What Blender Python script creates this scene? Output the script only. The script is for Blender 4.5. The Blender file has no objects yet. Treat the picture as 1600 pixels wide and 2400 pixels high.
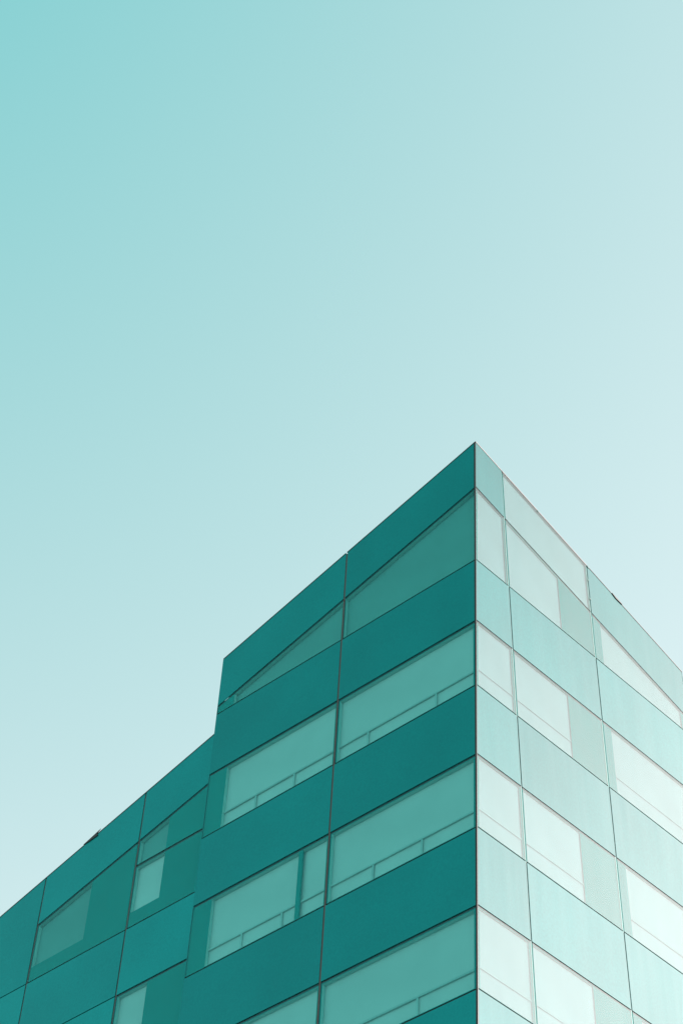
import bpy, bmesh, math, random
from mathutils import Vector, Matrix

random.seed(7)
sc = bpy.context.scene
COL = sc.collection

# ------------------------------------------------------------------ camera
cam = bpy.data.cameras.new('camera')
camera = bpy.data.objects.new('camera', cam)
COL.objects.link(camera)
CAM = Vector((18.7919, -23.8731, 0.0))
YAW, PITCH, ROLL = math.radians(-42.9663), math.radians(45.8102), math.radians(1.0838)
fwd = Vector((math.sin(YAW) * math.cos(PITCH), math.cos(YAW) * math.cos(PITCH), math.sin(PITCH)))
right0 = Vector((math.cos(YAW), -math.sin(YAW), 0))
up0 = right0.cross(fwd)
rgt = math.cos(ROLL) * right0 + math.sin(ROLL) * up0
upv = -math.sin(ROLL) * right0 + math.cos(ROLL) * up0
rot = Matrix((rgt, upv, -fwd)).transposed()
camera.matrix_world = Matrix.Translation(CAM) @ rot.to_4x4()
cam.sensor_fit = 'VERTICAL'
cam.sensor_height = 36.0
cam.lens = 36.0 * 4770.136 / 2400.0
cam.clip_start = 0.1
cam.clip_end = 9000
sc.camera = camera

# ------------------------------------------------------------------ sky, sun, exposure
SUN_EL, SUN_AZ = math.radians(28.9), math.radians(40.2)      # azimuth from +Y towards +X
EXPOSURE, SKY = 0.6, 0.15
world = bpy.data.worlds.new('World')
sc.world = world
world.use_nodes = True
wn = world.node_tree
bg = wn.nodes['Background']
sky = wn.nodes.new('ShaderNodeTexSky')
sky.sky_type = 'NISHITA'
sky.sun_disc = False
sky.air_density, sky.dust_density, sky.ozone_density = 0.7421, 0.3126, 0.3934
sky.sun_elevation, sky.sun_rotation = SUN_EL, SUN_AZ


def wmath(op, a, b=None, c=None):
    n = wn.nodes.new('ShaderNodeMath')
    n.operation = op
    for i, v in enumerate((a, b, c)):
        if v is None:
            continue
        if isinstance(v, (int, float)):
            n.inputs[i].default_value = v
        else:
            wn.links.new(v, n.inputs[i])
    return n.outputs[0]


# one even split-tone grade of the whole sky, as the photograph is graded: teal where it is darker, pale where it is bright
bw = wn.nodes.new('ShaderNodeRGBToBW')
wn.links.new(sky.outputs[0], bw.inputs[0])
level = wmath('MULTIPLY', wmath('POWER', wmath('MULTIPLY', bw.outputs[0], 0.1), 0.7404), 3.7978)
ratio = wmath('SUBTRACT', 1.0, wmath('MULTIPLY', wmath('POWER', wmath('DIVIDE', 0.642, level), 3.55), 0.59))
ratio = wmath('MAXIMUM', ratio, 0.15)
out = wmath('MULTIPLY', level, 1.0 / (SKY * 2 ** EXPOSURE))
com = wn.nodes.new('ShaderNodeCombineColor')
wn.links.new(wmath('MULTIPLY', out, ratio), com.inputs[0])
wn.links.new(out, com.inputs[1])
wn.links.new(wmath('MULTIPLY', out, 1.025), com.inputs[2])
wn.links.new(com.outputs[0], bg.inputs[0])
bg.inputs[1].default_value = SKY

sun = bpy.data.lights.new('sun', 'SUN')
sun.energy = 4.5
sun.angle = math.radians(0.53)
sun.color = (1.0, 0.85, 0.79)
sun_o = bpy.data.objects.new('sun', sun)
COL.objects.link(sun_o)
sdir = Vector((math.sin(SUN_AZ) * math.cos(SUN_EL), math.cos(SUN_AZ) * math.cos(SUN_EL), math.sin(SUN_EL)))
sun_o.rotation_euler = sdir.to_track_quat('Z', 'Y').to_euler()
sun_o.location = sdir * 80

vs = sc.view_settings
vs.view_transform = 'Standard'
vs.look = 'None'
vs.exposure = EXPOSURE
vs.gamma = 1.0
vs.use_curve_mapping = False
sc.cycles.use_denoising = True
sc.cycles.max_bounces = 10
sc.cycles.transparent_max_bounces = 16


# ------------------------------------------------------------------ materials
def new_mat(name):
    m = bpy.data.materials.new(name)
    m.use_nodes = True
    return m, m.node_tree, m.node_tree.nodes['Principled BSDF']


def N(nt, kind, **kw):
    n = nt.nodes.new(kind)
    for k, v in kw.items():
        setattr(n, k, v)
    return n


def waviness(nt, strength, scale=0.55, dist=0.02):
    """slow ripples of toughened glass, as a bump"""
    tc = N(nt, 'ShaderNodeTexCoord')
    info = N(nt, 'ShaderNodeObjectInfo')
    add = N(nt, 'ShaderNodeVectorMath', operation='ADD')
    mul = N(nt, 'ShaderNodeVectorMath', operation='SCALE')
    cmb = N(nt, 'ShaderNodeCombineXYZ')
    for k in range(3):
        nt.links.new(info.outputs['Random'], cmb.inputs[k])
    nt.links.new(cmb.outputs[0], mul.inputs[0]); mul.inputs['Scale'].default_value = 37.0
    nt.links.new(tc.outputs['Object'], add.inputs[0]); nt.links.new(mul.outputs[0], add.inputs[1])
    nz = N(nt, 'ShaderNodeTexNoise')
    nz.inputs['Scale'].default_value = scale
    nz.inputs['Detail'].default_value = 1.0
    nt.links.new(add.outputs[0], nz.inputs['Vector'])
    b = N(nt, 'ShaderNodeBump')
    b.inputs['Strength'].default_value = strength
    b.inputs['Distance'].default_value = dist
    nt.links.new(nz.outputs[0], b.inputs['Height'])
    return b, add, info


def tone(nt, info, vec, col, spread, scale, detail, soft, fine=0.0):
    """a colour with a little pane-to-pane and cloudy variation"""
    nz = N(nt, 'ShaderNodeTexNoise')
    nz.inputs['Scale'].default_value = scale
    nz.inputs['Detail'].default_value = detail
    nt.links.new(vec, nz.inputs['Vector'])
    a = N(nt, 'ShaderNodeMapRange')
    a.inputs['From Min'].default_value, a.inputs['From Max'].default_value = 0.3, 0.7
    a.inputs['To Min'].default_value, a.inputs['To Max'].default_value = 1 - soft, 1 + soft
    nt.links.new(nz.outputs[0], a.inputs['Value'])
    b = N(nt, 'ShaderNodeMapRange')
    b.inputs['To Min'].default_value, b.inputs['To Max'].default_value = 1 - spread, 1 + spread
    nt.links.new(info.outputs['Random'], b.inputs['Value'])
    m = N(nt, 'ShaderNodeMath', operation='MULTIPLY')
    nt.links.new(a.outputs[0], m.inputs[0]); nt.links.new(b.outputs[0], m.inputs[1])
    out = m.outputs[0]
    if fine:
        fz = N(nt, 'ShaderNodeTexNoise')
        fz.inputs['Scale'].default_value = 26.0
        fz.inputs['Detail'].default_value = 2.0
        nt.links.new(vec, fz.inputs['Vector'])
        fm = N(nt, 'ShaderNodeMapRange')
        fm.inputs['From Min'].default_value, fm.inputs['From Max'].default_value = 0.3, 0.7
        fm.inputs['To Min'].default_value, fm.inputs['To Max'].default_value = 1 - fine, 1 + fine
        nt.links.new(fz.outputs[0], fm.inputs['Value'])
        m2 = N(nt, 'ShaderNodeMath', operation='MULTIPLY')
        nt.links.new(out, m2.inputs[0]); nt.links.new(fm.outputs[0], m2.inputs[1])
        out = m2.outputs[0]
    s = N(nt, 'ShaderNodeVectorMath', operation='SCALE')
    s.inputs[0].default_value = col
    nt.links.new(out, s.inputs['Scale'])
    return s.outputs[0]


HAZE_SUNLIT, HAZE_SHADED = 0.365, 0.09        # white glare put into the glass: strong on sunlit face, weak on shaded
HAZE_ROUGH = 0.53


def math_node(nt, op, a, b=None, clamp=False):
    n = N(nt, 'ShaderNodeMath', operation=op, use_clamp=clamp)
    for i, v in enumerate((a, b)):
        if v is None:
            continue
        if isinstance(v, (int, float)):
            n.inputs[i].default_value = v
        else:
            nt.links.new(v, n.inputs[i])
    return n.outputs[0]


def schlick(nt):
    geo = N(nt, 'ShaderNodeNewGeometry')
    dot = N(nt, 'ShaderNodeVectorMath', operation='DOT_PRODUCT')
    nt.links.new(geo.outputs['Incoming'], dot.inputs[0]); nt.links.new(geo.outputs['Normal'], dot.inputs[1])
    c = math_node(nt, 'ABSOLUTE', dot.outputs['Value'])
    return math_node(nt, 'POWER', math_node(nt, 'SUBTRACT', 1.0, c), 5.0), geo


def glare_haze(nt, vec, pw, coat):
    """Fresnel weight of the white glare film, with dusty streaks down the glass"""
    mp = N(nt, 'ShaderNodeMapping'); mp.inputs['Scale'].default_value = (5.0, 5.0, 0.35)
    nt.links.new(vec, mp.inputs['Vector'])
    nz = N(nt, 'ShaderNodeTexNoise'); nz.inputs['Scale'].default_value = 1.0; nz.inputs['Detail'].default_value = 4.0
    nt.links.new(mp.outputs[0], nz.inputs['Vector'])
    st = N(nt, 'ShaderNodeMapRange')
    st.inputs['From Min'].default_value, st.inputs['From Max'].default_value = 0.3, 0.7
    st.inputs['To Min'].default_value, st.inputs['To Max'].default_value = 0.955, 1.045
    nt.links.new(nz.outputs[0], st.inputs['Value'])
    f = math_node(nt, 'ADD', math_node(nt, 'MULTIPLY', pw, 0.30), 0.072)
    f = math_node(nt, 'MULTIPLY', f, coat * 1.15)
    return math_node(nt, 'MULTIPLY', f, st.outputs[0])


def glossy(nt, rough, col, normal=None):
    g = N(nt, 'ShaderNodeBsdfGlossy')
    g.inputs['Roughness'].default_value = rough
    g.inputs['Color'].default_value = (*col, 1)
    if normal is not None:
        nt.links.new(normal, g.inputs['Normal'])
    return g.outputs[0]


def mixed(nt, fac, a, b):
    m = N(nt, 'ShaderNodeMixShader')
    if isinstance(fac, (int, float)):
        m.inputs[0].default_value = fac
    else:
        nt.links.new(fac, m.inputs[0])
    nt.links.new(a, m.inputs[1]); nt.links.new(b, m.inputs[2])
    return m.outputs[0]


def mat_spandrel(name, coat, col, mirror=0.07, gloss=0.03):
    """teal back-painted glass with a teal mirror coating, clear-glass gloss at grazing angles and a white glare film"""
    m, nt, b = new_mat(name)
    nt.nodes.remove(b)
    bump, add, info = waviness(nt, 0.10)
    c = tone(nt, info, add.outputs[0], col, 0.07, 0.45, 3.0, 0.08, 0.09)
    di = N(nt, 'ShaderNodeBsdfDiffuse')
    nt.links.new(c, di.inputs['Color'])
    pw, geo = schlick(nt)
    body = mixed(nt, mirror, di.outputs[0], glossy(nt, gloss, (0.0, 0.95, 1.0), bump.outputs[0]))
    body = mixed(nt, math_node(nt, 'MULTIPLY', pw, 0.28), body, glossy(nt, gloss, (0.9, 1.0, 1.0), bump.outputs[0]))
    body = mixed(nt, glare_haze(nt, add.outputs[0], pw, coat), body, glossy(nt, HAZE_ROUGH, (1, 1, 1)))
    nt.links.new(body, nt.nodes['Material Output'].inputs['Surface'])
    return m


def mat_pane(name, coat, mirror=0.05, gloss=0.03):
    """thin tinted glass: a see-through tinted layer under the same coating and glare film (per surface of the pane)"""
    m, nt, b = new_mat(name)
    nt.nodes.remove(b)
    bump, add, info = waviness(nt, 0.10)
    pw, geo = schlick(nt)
    front = math_node(nt, 'SUBTRACT', 1.0, geo.outputs['Backfacing'])
    tr = N(nt, 'ShaderNodeBsdfTransparent'); tr.inputs[0].default_value = (0.62, 0.90, 0.88, 1)
    body = mixed(nt, math_node(nt, 'MULTIPLY', front, mirror), tr.outputs[0], glossy(nt, gloss, (0.0, 0.95, 1.0), bump.outputs[0]))
    body = mixed(nt, math_node(nt, 'MULTIPLY', math_node(nt, 'MULTIPLY', pw, 0.28), front), body, glossy(nt, gloss, (0.9, 1.0, 1.0), bump.outputs[0]))
    body = mixed(nt, math_node(nt, 'MULTIPLY', glare_haze(nt, add.outputs[0], pw, coat), front), body, glossy(nt, HAZE_ROUGH, (1, 1, 1)))
    nt.links.new(body, nt.nodes['Material Output'].inputs['Surface'])
    return m


def mat_plain(name, col, rough=0.5, metal=0.0, spread=0.06, scale=1.5, soft=0.08, spec=0.5):
    m, nt, b = new_mat(name)
    tc = N(nt, 'ShaderNodeTexCoord')
    info = N(nt, 'ShaderNodeObjectInfo')
    c = tone(nt, info, tc.outputs['Object'], col, spread, scale, 4.0, soft)
    nt.links.new(c, b.inputs['Base Color'])
    b.inputs['Roughness'].default_value = rough
    b.inputs['Metallic'].default_value = metal
    b.inputs['Specular IOR Level'].default_value = spec
    return m


M = {
    'spandrel': mat_spandrel('teal_backpainted_glass', HAZE_SHADED, (0.0001, 0.146, 0.135)),
    'spandrel_wing': mat_spandrel('sky_lit_teal_backpainted_glass', HAZE_SHADED, (0.0001, 0.178, 0.166)),  # wing copy of the spandrel, stronger sky reflection put into its colour
    'pane': mat_pane('teal_window_glass', HAZE_SHADED),
    'spandrel_sunlit': mat_spandrel('sunlit_teal_backpainted_glass', HAZE_SUNLIT, (0.003, 0.130, 0.130), 0.02, 0.035),  # sunlit copy of the spandrel, extra glare put into its coat
    'pane_sunlit': mat_pane('sunlit_teal_window_glass', HAZE_SUNLIT, 0.02, 0.035),  # sunlit copy of the pane, with the same extra glare
    'blind': mat_plain('pale_roller_blind', (0.70, 0.59, 0.575), 1.0, 0, 0.03, 0.8, 0.05, 0.0),
    'blind_sunlit': mat_plain('sunlit_roller_blind', (0.58, 0.29, 0.32), 1.0, 0, 0.03, 0.8, 0.05, 0.0),  # right-face copy of the blind, window glare put into its colour
    'blind_shaded': mat_plain('shaded_roller_blind', (0.22, 0.36, 0.345), 1.0, 0, 0.03, 0.8, 0.05, 0.0),  # shade of the upper rooms put into the blind colour
    'surround': mat_plain('teal_window_surround', (0.001, 0.265, 0.248), 1.0, 0, 0.03, 0.8, 0.05, 0.0),
    'surround_sunlit': mat_plain('sunlit_teal_window_surround', (0.002, 0.178, 0.182), 1.0, 0, 0.03, 0.8, 0.05, 0.0),  # sunlit-face copy of the surround, darkened to offset the sun on it
    'reveal': mat_plain('pale_window_reveal', (0.42, 0.58, 0.55), 1.0, 0, 0.03, 0.8, 0.05, 0.0),
    'reveal_warm': mat_plain('beige_window_reveal', (0.62, 0.36, 0.38), 1.0, 0, 0.03, 0.8, 0.05, 0.0),  # tinted along with the sunlit blind
    'rail': mat_plain('grey_green_rail', (0.55, 0.53, 0.515), 0.9, spec=0.0),
    'rail_pale': mat_plain('pale_beige_rail', (0.54, 0.28, 0.305), 1.0, spec=0.0),  # kept close to the sunlit blind's tint
    'mullion': mat_plain('dark_bronze_mullion', (0.045, 0.033, 0.028), 0.5, 0, 0.1),
    'strip': mat_plain('bronze_joint_strip', (0.075, 0.058, 0.052), 0.6, 0, 0.1, spec=0.2),
    'mullion_sunlit': mat_plain('sunlit_mullion', (0.07, 0.16, 0.15), 0.6, 0, 0.1),  # right-face copy of the mullion, sunlight in the joints put into its colour
    'post': mat_plain('black_corner_trim', (0.006, 0.009, 0.009), 0.45, 0, 0.1, spec=0.3),
    'coping_dark': mat_plain('dark_metal_coping', (0.02, 0.03, 0.03), 0.4, 0.0, spec=0.3),
    'coping_sunlit': mat_plain('sunlit_coping', (0.34, 0.30, 0.295), 0.7, 0.0),  # sunlit copy of the coping, bright edge light put into its colour
    'core': mat_plain('dark_inner_wall', (0.02, 0.05, 0.05), 0.7),
    'roof': mat_plain('grey_roof_membrane', (0.22, 0.23, 0.23), 0.85, 0, 0.0, 0.5, 0.15),
    'ground': mat_plain('grey_paving', (0.20, 0.20, 0.19), 0.8, 0, 0.0, 0.3, 0.2),
}

# ------------------------------------------------------------------ facade geometry (metres)
GROUND = -1.6
EY = 0.0484                     # the left face leans back: y = EY * (z - 20)
SET = 0.20                      # setback of the lower wing
UL1, ULB = 3.8288, 7.6814
UR1, UR2, UR3 = 1.597, 4.6501, 8.2485
UW1, UW2, UW3 = 10.0506, 13.2851, 16.52
ZT = {1: 34.015, 2: 32.4854, 3: 30.1643, 4: 28.3627, 5: 26.5626, 6: 24.7627, 7: 22.9798, 8: 21.2044,
      9: 19.4343, 10: 17.66, 11: 15.88, 12: 14.10}
ZW = {1: 32.0102, 2: 30.4239, 3: 27.0858, 4: 25.3679, 5: 23.6633, 6: 21.96, 7: 20.25, 8: 18.55}
SL = {1: 0.2724, 2: 0.268}
SR = {1: 0.2492, 2: 0.2356}
SW = {1: 0.2754, 2: 0.2598}
NL = Vector((0, -1, EY)).normalized()
NR = Vector((1, 0, 0))


def place(face, u, z, n=0.0):
    if face == 'R':
        return Vector((0, u, z)) + NR * n
    off = SET if face == 'W' else 0.0
    return Vector((-u, EY * (z - 20) + off, z)) + NL * n


def zl(face, k, u):
    if face == 'R':
        z = ZT[k]
        return z - SR[k] * (u - EY * (z - 20)) if k in SR else z
    if face == 'W':
        return ZW[k] - SW.get(k, 0) * u
    return ZT[k] - SL.get(k, 0) * u


def edge_u(face, u, z):
    """a vertical's u at height z: on the right face the corner (u = 0) follows the leaning edge"""
    return EY * (z - 20) if (face == 'R' and u == 0) else u


def quad(face, ua, ub, ktop, kbot, zbot=None):
    pts = []
    for u, k in ((ua, kbot), (ub, kbot), (ub, ktop), (ua, ktop)):
        if face == 'R' and u == 0:
            z = ZT[k]
        else:
            z = zl(face, k, u)
        if zbot is not None and k == kbot:
            z = zbot
        pts.append((edge_u(face, u, z), z))
    return pts


def inset(poly, ds):
    """move each edge of a counter-clockwise polygon inwards by its own distance"""
    n = len(poly)
    lines = []
    for i in range(n):
        a, b = Vector(poly[i]), Vector(poly[(i + 1) % n])
        d = (b - a).normalized()
        nrm = Vector((-d.y, d.x))
        lines.append((a + nrm * ds[i], d))
    out = []
    for i in range(n):
        p, d = lines[i - 1]
        q, e = lines[i]
        det = d.x * e.y - d.y * e.x
        t = ((q.x - p.x) * e.y - (q.y - p.y) * e.x) / det
        out.append((p.x + d.x * t, p.y + d.y * t))
    return out


def link(name, bm, mat, parent=None, origin=None):
    bmesh.ops.recalc_face_normals(bm, faces=bm.faces[:])
    me = bpy.data.meshes.new(name)
    if origin is not None:
        bmesh.ops.translate(bm, verts=bm.verts[:], vec=-origin)
    bm.to_mesh(me)
    bm.free()
    me.materials.append(mat)
    o = bpy.data.objects.new(name, me)
    COL.objects.link(o)
    o.parent = parent
    if origin is not None:
        po = parent['_o'] if parent is not None and '_o' in parent else (0, 0, 0)
        o.location = origin - Vector(po)
    return o


def add_prism(bm, face, poly, n0, n1):
    lo = [bm.verts.new(place(face, u, z, n0)) for u, z in poly]
    hi = [bm.verts.new(place(face, u, z, n1)) for u, z in poly]
    k = len(poly)
    bm.faces.new(lo)
    bm.faces.new(hi)
    for i in range(k):
        bm.faces.new((lo[i], lo[(i + 1) % k], hi[(i + 1) % k], hi[i]))


def centre(face, poly):
    return place(face, sum(p[0] for p in poly) / len(poly), sum(p[1] for p in poly) / len(poly))


ORIG = {}


def prism(name, face, poly, n0, n1, mat, parent, edge=None):
    bm = bmesh.new()
    add_prism(bm, face, poly, n0, n1)
    if edge is not None:
        bm.faces.ensure_lookup_table()
        bm.faces[2].material_index = 1        # the sealed lower edge
    c = centre(face, poly)
    bmesh.ops.recalc_face_normals(bm, faces=bm.faces[:])
    bmesh.ops.translate(bm, verts=bm.verts[:], vec=-c)
    me = bpy.data.meshes.new(name)
    bm.to_mesh(me); bm.free()
    me.materials.append(mat)
    if edge is not None:
        me.materials.append(edge)
    o = bpy.data.objects.new(name, me)
    COL.objects.link(o)
    o.parent = parent
    o.location = c - ORIG.get(parent.name, Vector())
    ORIG[o.name] = c
    return o


def ring(name, face, outer, inner, n0, n1, mat, parent):
    bm = bmesh.new()
    V = {}
    for tag, poly in (('o', outer), ('i', inner)):
        for lev, n in (('b', n0), ('f', n1)):
            V[tag + lev] = [bm.verts.new(place(face, u, z, n)) for u, z in poly]
    for i in range(4):
        j = (i + 1) % 4
        bm.faces.new((V['of'][i], V['of'][j], V['if'][j], V['if'][i]))
        bm.faces.new((V['ob'][i], V['ob'][j], V['ib'][j], V['ib'][i]))
        bm.faces.new((V['of'][i], V['of'][j], V['ob'][j], V['ob'][i]))
        bm.faces.new((V['if'][i], V['if'][j], V['ib'][j], V['ib'][i])).material_index = 1
    c = centre(face, outer)
    bmesh.ops.recalc_face_normals(bm, faces=bm.faces[:])
    bmesh.ops.translate(bm, verts=bm.verts[:], vec=-c)
    me = bpy.data.meshes.new(name)
    bm.to_mesh(me); bm.free()
    me.materials.append(mat); me.materials.append(M['reveal_warm' if face == 'R' else 'reveal'])
    o = bpy.data.objects.new(name, me)
    COL.objects.link(o)
    o.parent = parent
    o.location = c - ORIG.get(parent.name, Vector())
    ORIG[o.name] = c
    return o


# ------------------------------------------------------------------ ground
bm = bmesh.new()
R = 3000
g = 12
vv = [[bm.verts.new((-R + 2 * R * i / g, -R + 2 * R * j / g, GROUND)) for j in range(g + 1)] for i in range(g + 1)]
for i in range(g):
    for j in range(g):
        bm.faces.new((vv[i][j], vv[i + 1][j], vv[i + 1][j + 1], vv[i][j + 1]))
ground = link('ground', bm, M['ground'])
ground['kind'] = 'structure'

# ------------------------------------------------------------------ the building
building = bpy.data.objects.new('glass_building', None)
COL.objects.link(building)
building.location = (0, 0, GROUND)
building['label'] = 'teal glass office building with a sharp corner, sloping roof edges and a lower wing'
building['category'] = 'building'
ORIG[building.name] = Vector((0, 0, GROUND))

CORE = 0.30     # the inner walls stand this far behind the glass


def hull(name, bottom, top, mat):
    bm = bmesh.new()
    a = [bm.verts.new(p) for p in bottom]
    b = [bm.verts.new(p) for p in top]
    bm.faces.new(a); bm.faces.new(b)
    for i in range(len(a)):
        j = (i + 1) % len(a)
        bm.faces.new((a[i], a[j], b[j], b[i]))
    bmesh.ops.recalc_face_normals(bm, faces=bm.faces[:])
    bmesh.ops.translate(bm, verts=bm.verts[:], vec=-Vector((0, 0, GROUND)))
    me = bpy.data.meshes.new(name)
    bm.to_mesh(me); bm.free()
    me.materials.append(mat)
    o = bpy.data.objects.new(name, me)
    COL.objects.link(o)
    o.parent = building
    return o


def yl(z, off=0.0):
    return EY * (z - 20) + off


def roof_t(x, y, drop):
    return ZT[1] + SL[1] * x - SR[1] * (y - EY * (ZT[1] - 20)) - drop


def tower_ring(drop, inn, side):
    pts = []
    for x, isfront in ((-inn, 1), (-ULB + side, 1), (-ULB + side, 0), (-inn, 0)):
        y = yl(ZT[1], inn) if isfront else UR3 - side
        z = roof_t(x, y, drop)
        if isfront:
            y = yl(z, inn)
            z = roof_t(x, y, drop)
        pts.append((x, y, z))
    return pts


base = [(-CORE, yl(GROUND, CORE), GROUND), (-ULB, yl(GROUND, CORE), GROUND), (-ULB, UR3, GROUND), (-CORE, UR3, GROUND)]
tr_ = tower_ring(0.12, CORE, 0.0)
hull('tower_wall', base, tr_, M['core'])

# wing hull: its roof falls with the slope of its own edge
def wing_top(u, y):
    return ZW[1] - SW[1] * u - SR[1] * (y - yl(ZW[1] - SW[1] * u, SET)) - 0.12


wb = [(-ULB - 0.003, yl(GROUND, SET + CORE), GROUND), (-UW3, yl(GROUND, SET + CORE), GROUND), (-UW3, UR3, GROUND), (-ULB - 0.003, UR3, GROUND)]
wt = []
for u, front in ((ULB + 0.003, 1), (UW3, 1), (UW3, 0), (ULB + 0.003, 0)):
    y = yl(28.5, SET + CORE) if front else UR3
    wt.append((-u, y, wing_top(u, y)))
hull('wing_wall', wb, wt, M['core'])

# glazed base storeys below the panels that are in view
JV, JH = 0.022, 0.013           # half joint widths
T = 0.016                       # glass thickness


def glass(face, q, parent=building, dl=JV, dr=JV):
    return prism('glass_panel', face, inset(q, (JH, dr, JH, dl)), -T, 0.0, M[{'R': 'spandrel_sunlit', 'W': 'spandrel_wing'}.get(face, 'spandrel')], parent)


def window(face, q, light, blind='blind', dl=JV, dr=JV, rail=None, posts=(), bars=()):
    """q: whole pane (bl, br, tr, tl); light: the see-through opening inside it"""
    outer = inset(q, (0.034, 0.007 if dr < 0.01 else 0.034, 0.034, 0.034))
    dp = 0.034 if face == 'R' else 0.10
    w = ring('window', face, outer, light, -dp, -T - 0.004, M['surround_sunlit' if face == 'R' else 'surround'], building)
    prism('pane', face, inset(q, (JH, dr, JH, dl)), -T, 0.0, M['pane_sunlit' if face == 'R' else 'pane'], w, M['mullion_sunlit' if face == 'R' else 'mullion'])
    prism('blind', face, inset(light, (-0.01,) * 4), -dp - 0.02, -dp - 0.004, M[blind], w)
    if rail is not None:
        (ua, za), (ub, zb) = light[0], light[1]
        z = za + rail
        prism('handrail', face, [(ua + 0.004, z - 0.02), (ub - 0.004, z - 0.02), (ub - 0.004, z + 0.02), (ua + 0.004, z + 0.02)],
              -dp + 0.003, -dp + (0.009 if face == 'R' else 0.035), M['rail_pale' if face == 'R' else 'rail'], w)
        for pu in posts:
            prism('post', face, [(pu - 0.022, za + 0.003), (pu + 0.022, za + 0.003), (pu + 0.022, z - 0.022), (pu - 0.022, z - 0.022)],
                  -dp + 0.006, -dp + 0.032, M['rail'], w)
    for (b0, b1) in bars:
        zt = min(light[2][1], light[3][1])
        za = light[0][1]
        prism('mullion', face, [(b0, za + 0.003), (b1, za + 0.003), (b1, zt - 0.003), (b0, zt - 0.003)], -0.062, -0.024, M['surround'], w)
    return w


def opening(face, ua, ub, kt, kb, m=(0.02, 0.0, 0.03, 0.0), zbot=None):
    return inset(quad(face, ua, ub, kt, kb, zbot), m)


# --- tower, left face (u runs from the corner to the left)
colsL = ((0.0, UL1), (UL1, ULB))
for k in range(1, 12):
    for c, (ua, ub) in enumerate(colsL):
        q = quad('L', ua, ub, k, k + 1)
        dl = 0.05 if c == 0 else JV
        dr = JV if c == 0 else 0.004
        if k in (2, 4, 6, 8, 10):
            la = 0.10 if c == 0 else UL1 + 0.06
            lb = UL1 - 0.06 if c == 0 else 7.135
            if k == 2:
                lb = UL1 - 0.045 if c == 0 else 7.165
                la = 0.06 if c == 0 else UL1 + 0.045
                window('L', q, inset(quad('L', la, lb, 2, 3), (0.05, 0, 0.05, 0)), 'blind_shaded', dl=dl, dr=dr)
            else:
                P = {(4, 0): (1.12, 2.96), (4, 1): (5.05, 6.17), (6, 0): (1.42, 2.66), (6, 1): (5.08, 6.19),
                     (8, 0): (1.45, 2.75), (8, 1): (5.05, 6.15)}.get((k, c), ())
                bars = ((4.56, 4.67),) if (k, c) == (6, 1) else ()
                window('L', q, inset(quad('L', la, lb, k, k + 1), (0.05, 0, 0.055, 0)), dl=dl, dr=dr, rail=0.43, posts=P, bars=bars)
        else:
            glass('L', q, dl=dl, dr=dr)

# --- tower, right face (u runs from the corner to the right)
colsR = ((0, UR1), (UR1, UR2), (UR2, UR3))
for k in range(1, 12):
    for c, (ua, ub) in enumerate(colsR):
        q = quad('R', ua, ub, k, k + 1)
        dl, dr = (0.012 if c == 0 else 0.018), 0.018
        if k in (2, 4, 6, 8, 10) or (k == 1 and c == 1):
            if c == 0:
                lt = inset(q, (0.05, 0.07, 0.05, 0.07))
            elif c == 1:
                e = UR2 - 0.05 if k == 1 else 3.46
                lt = inset(quad('R', UR1 + 0.06, e, k, k + 1), (0.05, 0, 0.05, 0))
            else:
                lt = inset(quad('R', 4.98, 7.95, k, k + 1), (0.05, 0, 0.05, 0))
            rail = 0.44 if k >= 4 else None
            window('R', q, lt, 'blind_sunlit', dl=dl, dr=dr, rail=rail)
        else:
            glass('R', q, dl=dl, dr=dr)

# --- lower wing
WBAND = {(0, 2, 3), (0, 3, 4), (0, 5, 6), (1, 2, 4)}
cells = []
for c, (ua, ub) in enumerate(((ULB, UW1), (UW1, UW2), (UW2, UW3))):
    rows = {0: [1, 2, 3, 4, 5, 6, 7, 8], 1: [1, 2, 4, 5, 6, 7, 8], 2: [1, 4, 5, 6, 7, 8]}[c]
    for a, b in zip(rows[:-1], rows[1:]):
        q = quad('W', ua, ub, a, b)
        if (c, a, b) in WBAND:
            la, lb = (9.10, UW1 - 0.06) if c == 0 else (11.52, UW2 - 0.06)
            zb = None if (c, a, b) == (0, 2, 3) else ZW[b] + 0.43
            lt = inset(quad('W', la, lb, a, b, zb), (0.05 if zb is None else 0.0, 0, 0.05, 0))
            window('W', q, lt, 'blind_shaded' if a == 2 else 'blind')
        else:
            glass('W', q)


# --- tall base panels from the last storey in view down to the ground
def base_panel(face, ua, ub, ztop):
    pts = [(edge_u(face, u, z), z) for u, z in ((ua, GROUND), (ub, GROUND), (ub, ztop), (ua, ztop))]
    glass(face, pts)


for ua, ub in colsL:
    base_panel('L', ua, ub, ZT[12])
for ua, ub in colsR:
    base_panel('R', ua, ub, ZT[12])
for ua, ub in ((ULB, UW1), (UW1, UW2), (UW2, UW3)):
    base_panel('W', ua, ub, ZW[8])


# --- mullions and transoms: the dark lines in the joints
def vbar(face, u, ztop, zbot, w=0.033, n1=-0.036, mat=None):
    prism('mullion', face, [(u - w, zbot), (u + w, zbot), (u + w, ztop), (u - w, ztop)], -0.12, n1,
          M[mat or ('mullion_sunlit' if face == 'R' else 'mullion')], building)


def hbar(face, k, ua, ub, w=0.033):
    pts = []
    for u, s in ((ua, -w), (ub, -w), (ub, w), (ua, w)):
        pts.append((u, zl(face, k, u) + s))
    prism('transom', face, pts, -0.115, -0.039, M['mullion_sunlit' if face == 'R' else 'mullion'], building)


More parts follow.
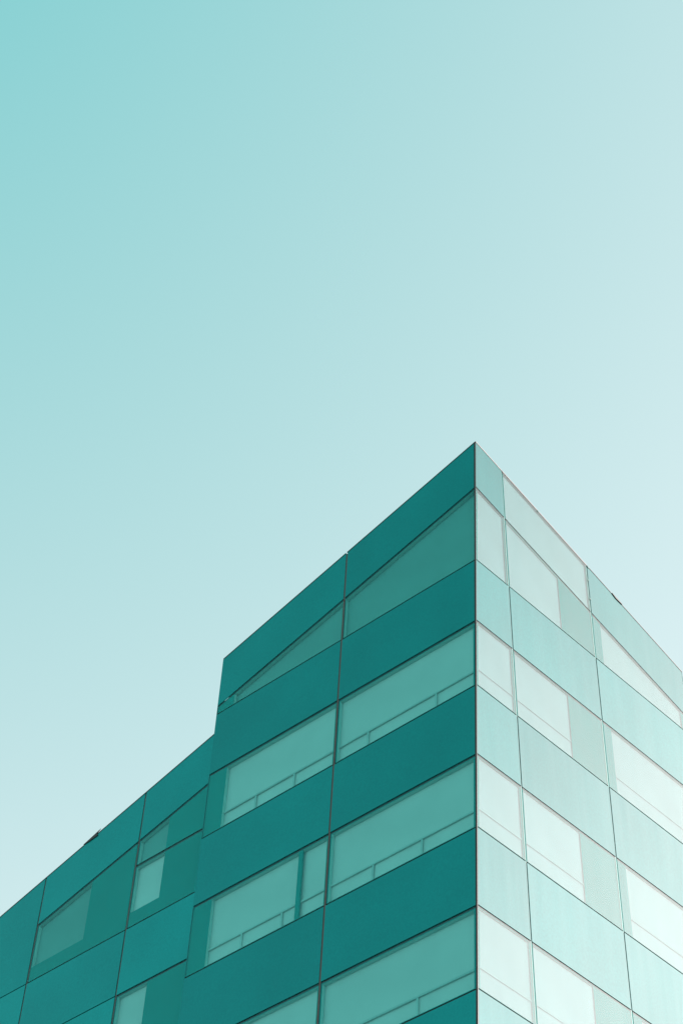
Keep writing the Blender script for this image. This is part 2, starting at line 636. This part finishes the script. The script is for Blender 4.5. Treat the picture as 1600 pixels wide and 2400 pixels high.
zb_t, zb_w = ZT[12], ZW[8]
vbar('L', UL1, zl('L', 1, UL1) - 0.04, zb_t, 0.021, -0.008, 'strip')
vbar('R', UR1, zl('R', 1, UR1) - 0.04, zb_t, 0.016, -0.012)
vbar('R', UR2, zl('R', 1, UR2) - 0.04, zb_t, 0.016, -0.012)
vbar('R', UR3 - 0.04, zl('R', 1, UR3) - 0.05, zb_t, 0.016)
vbar('W', UW1, zl('W', 1, UW1) - 0.04, zb_w, 0.019, -0.014)
vbar('W', UW2, zl('W', 1, UW2) - 0.04, zb_w, 0.019, -0.014)
for k in range(2, 13):
    hbar('L', k, 0.06, UL1 - 0.04)
    hbar('L', k, UL1 + 0.04, ULB - 0.012)
    z = ZT[k]
    hbar('R', k, EY * (z - 20) + 0.06, UR1 - 0.04)
    hbar('R', k, UR1 + 0.04, UR2 - 0.04)
    hbar('R', k, UR2 + 0.04, UR3 - 0.09)
for k in range(2, 9):
    hbar('W', k, ULB + 0.01, UW1 - 0.04)
    if k != 3:
        hbar('W', k, UW1 + 0.04, UW2 - 0.04)
        if k != 2:
            hbar('W', k, UW2 + 0.04, UW3)

# return panels that close the ends of the tower's two glass faces
for face, u, n0, mat in (('L', ULB, -0.192, 'spandrel'), ('R', UR3, -0.30, 'spandrel_sunlit')):
    zt = zl(face, 1, u) - 0.02
    prism('return_panel', face, [(u - 0.002, zb_t), (u + 0.010, zb_t), (u + 0.010, zt), (u - 0.002, zt)], n0, -0.002, M[mat], building)

# corner trim: a black square bar set into the joint where both faces meet
bm = bmesh.new()
for z0, z1 in ((ZT[12], ZT[1] - 0.012),):
    rows = []
    for z in (z0, z1):
        y = yl(z)
        c = Vector((0, y, z))
        rows.append([bm.verts.new(c + Vector(d)) for d in ((-0.044, -0.003, 0), (-0.002, -0.003, 0), (-0.002, 0.008, 0), (-0.10, 0.10, 0), (-0.044, 0.03, 0))])
    bm.faces.new(rows[0]); bm.faces.new(rows[1])
    for i in range(5):
        j = (i + 1) % 5
        bm.faces.new((rows[0][i], rows[0][j], rows[1][j], rows[1][i]))
bmesh.ops.recalc_face_normals(bm, faces=bm.faces[:])
bmesh.ops.translate(bm, verts=bm.verts[:], vec=-Vector((0, 0, GROUND)))
me = bpy.data.meshes.new('corner_trim'); bm.to_mesh(me); bm.free(); me.materials.append(M['post'])
ct = bpy.data.objects.new('corner_trim', me); COL.objects.link(ct); ct.parent = building


# --- copings along the roof edges
def coping(face, ua, ub, mat, h=0.022, n1=0.008):
    pts = [(ua, zl(face, 1, ua) - 0.016), (ub, zl(face, 1, ub) - 0.016), (ub, zl(face, 1, ub) + h - 0.016), (ua, zl(face, 1, ua) + h - 0.016)]
    return prism('coping', face, pts, -0.05, n1, mat, building)


coping('L', 0.0, UL1 - 0.006, M['coping_dark'])
coping('L', UL1 + 0.03, ULB, M['coping_dark'])
u0 = EY * (ZT[1] - 20)
coping('R', u0 + 0.004, UR1 - 0.004, M['coping_sunlit'])
coping('R', UR1 + 0.004, UR2 - 0.01, M['coping_sunlit'])
coping('R', UR2 + 0.01, UR3, M['coping_dark'])
coping('W', ULB + 0.004, UW1 - 0.004, M['coping_dark'])
coping('W', UW1 + 0.004, UW2 - 0.004, M['coping_dark'])
coping('W', UW2 + 0.004, UW3, M['coping_dark'])

# --- small flaws on the roof edge: lifted gaskets and clips
prism('coping_flap', 'W', [(11.50, 28.895), (12.06, 28.70), (11.86, 28.70), (11.57, 28.745), (11.62, 28.80)][::-1], 0.010, 0.022, M['post'], building)
prism('coping_flap', 'R', [(5.58, 32.785), (5.72, 32.715), (5.95, 32.685), (5.95, 32.71), (5.58, 32.80)], 0.010, 0.022, M['post'], building)
for (u, z) in ((4.645, 32.54), (4.655, 31.95), (2.87, 33.45), (4.70, 32.99)):
    prism('clip', 'R', [(u - 0.02, z - 0.015), (u + 0.02, z - 0.02), (u + 0.02, z + 0.015), (u - 0.02, z + 0.02)], 0.002, 0.014, M['mullion_sunlit'], building)
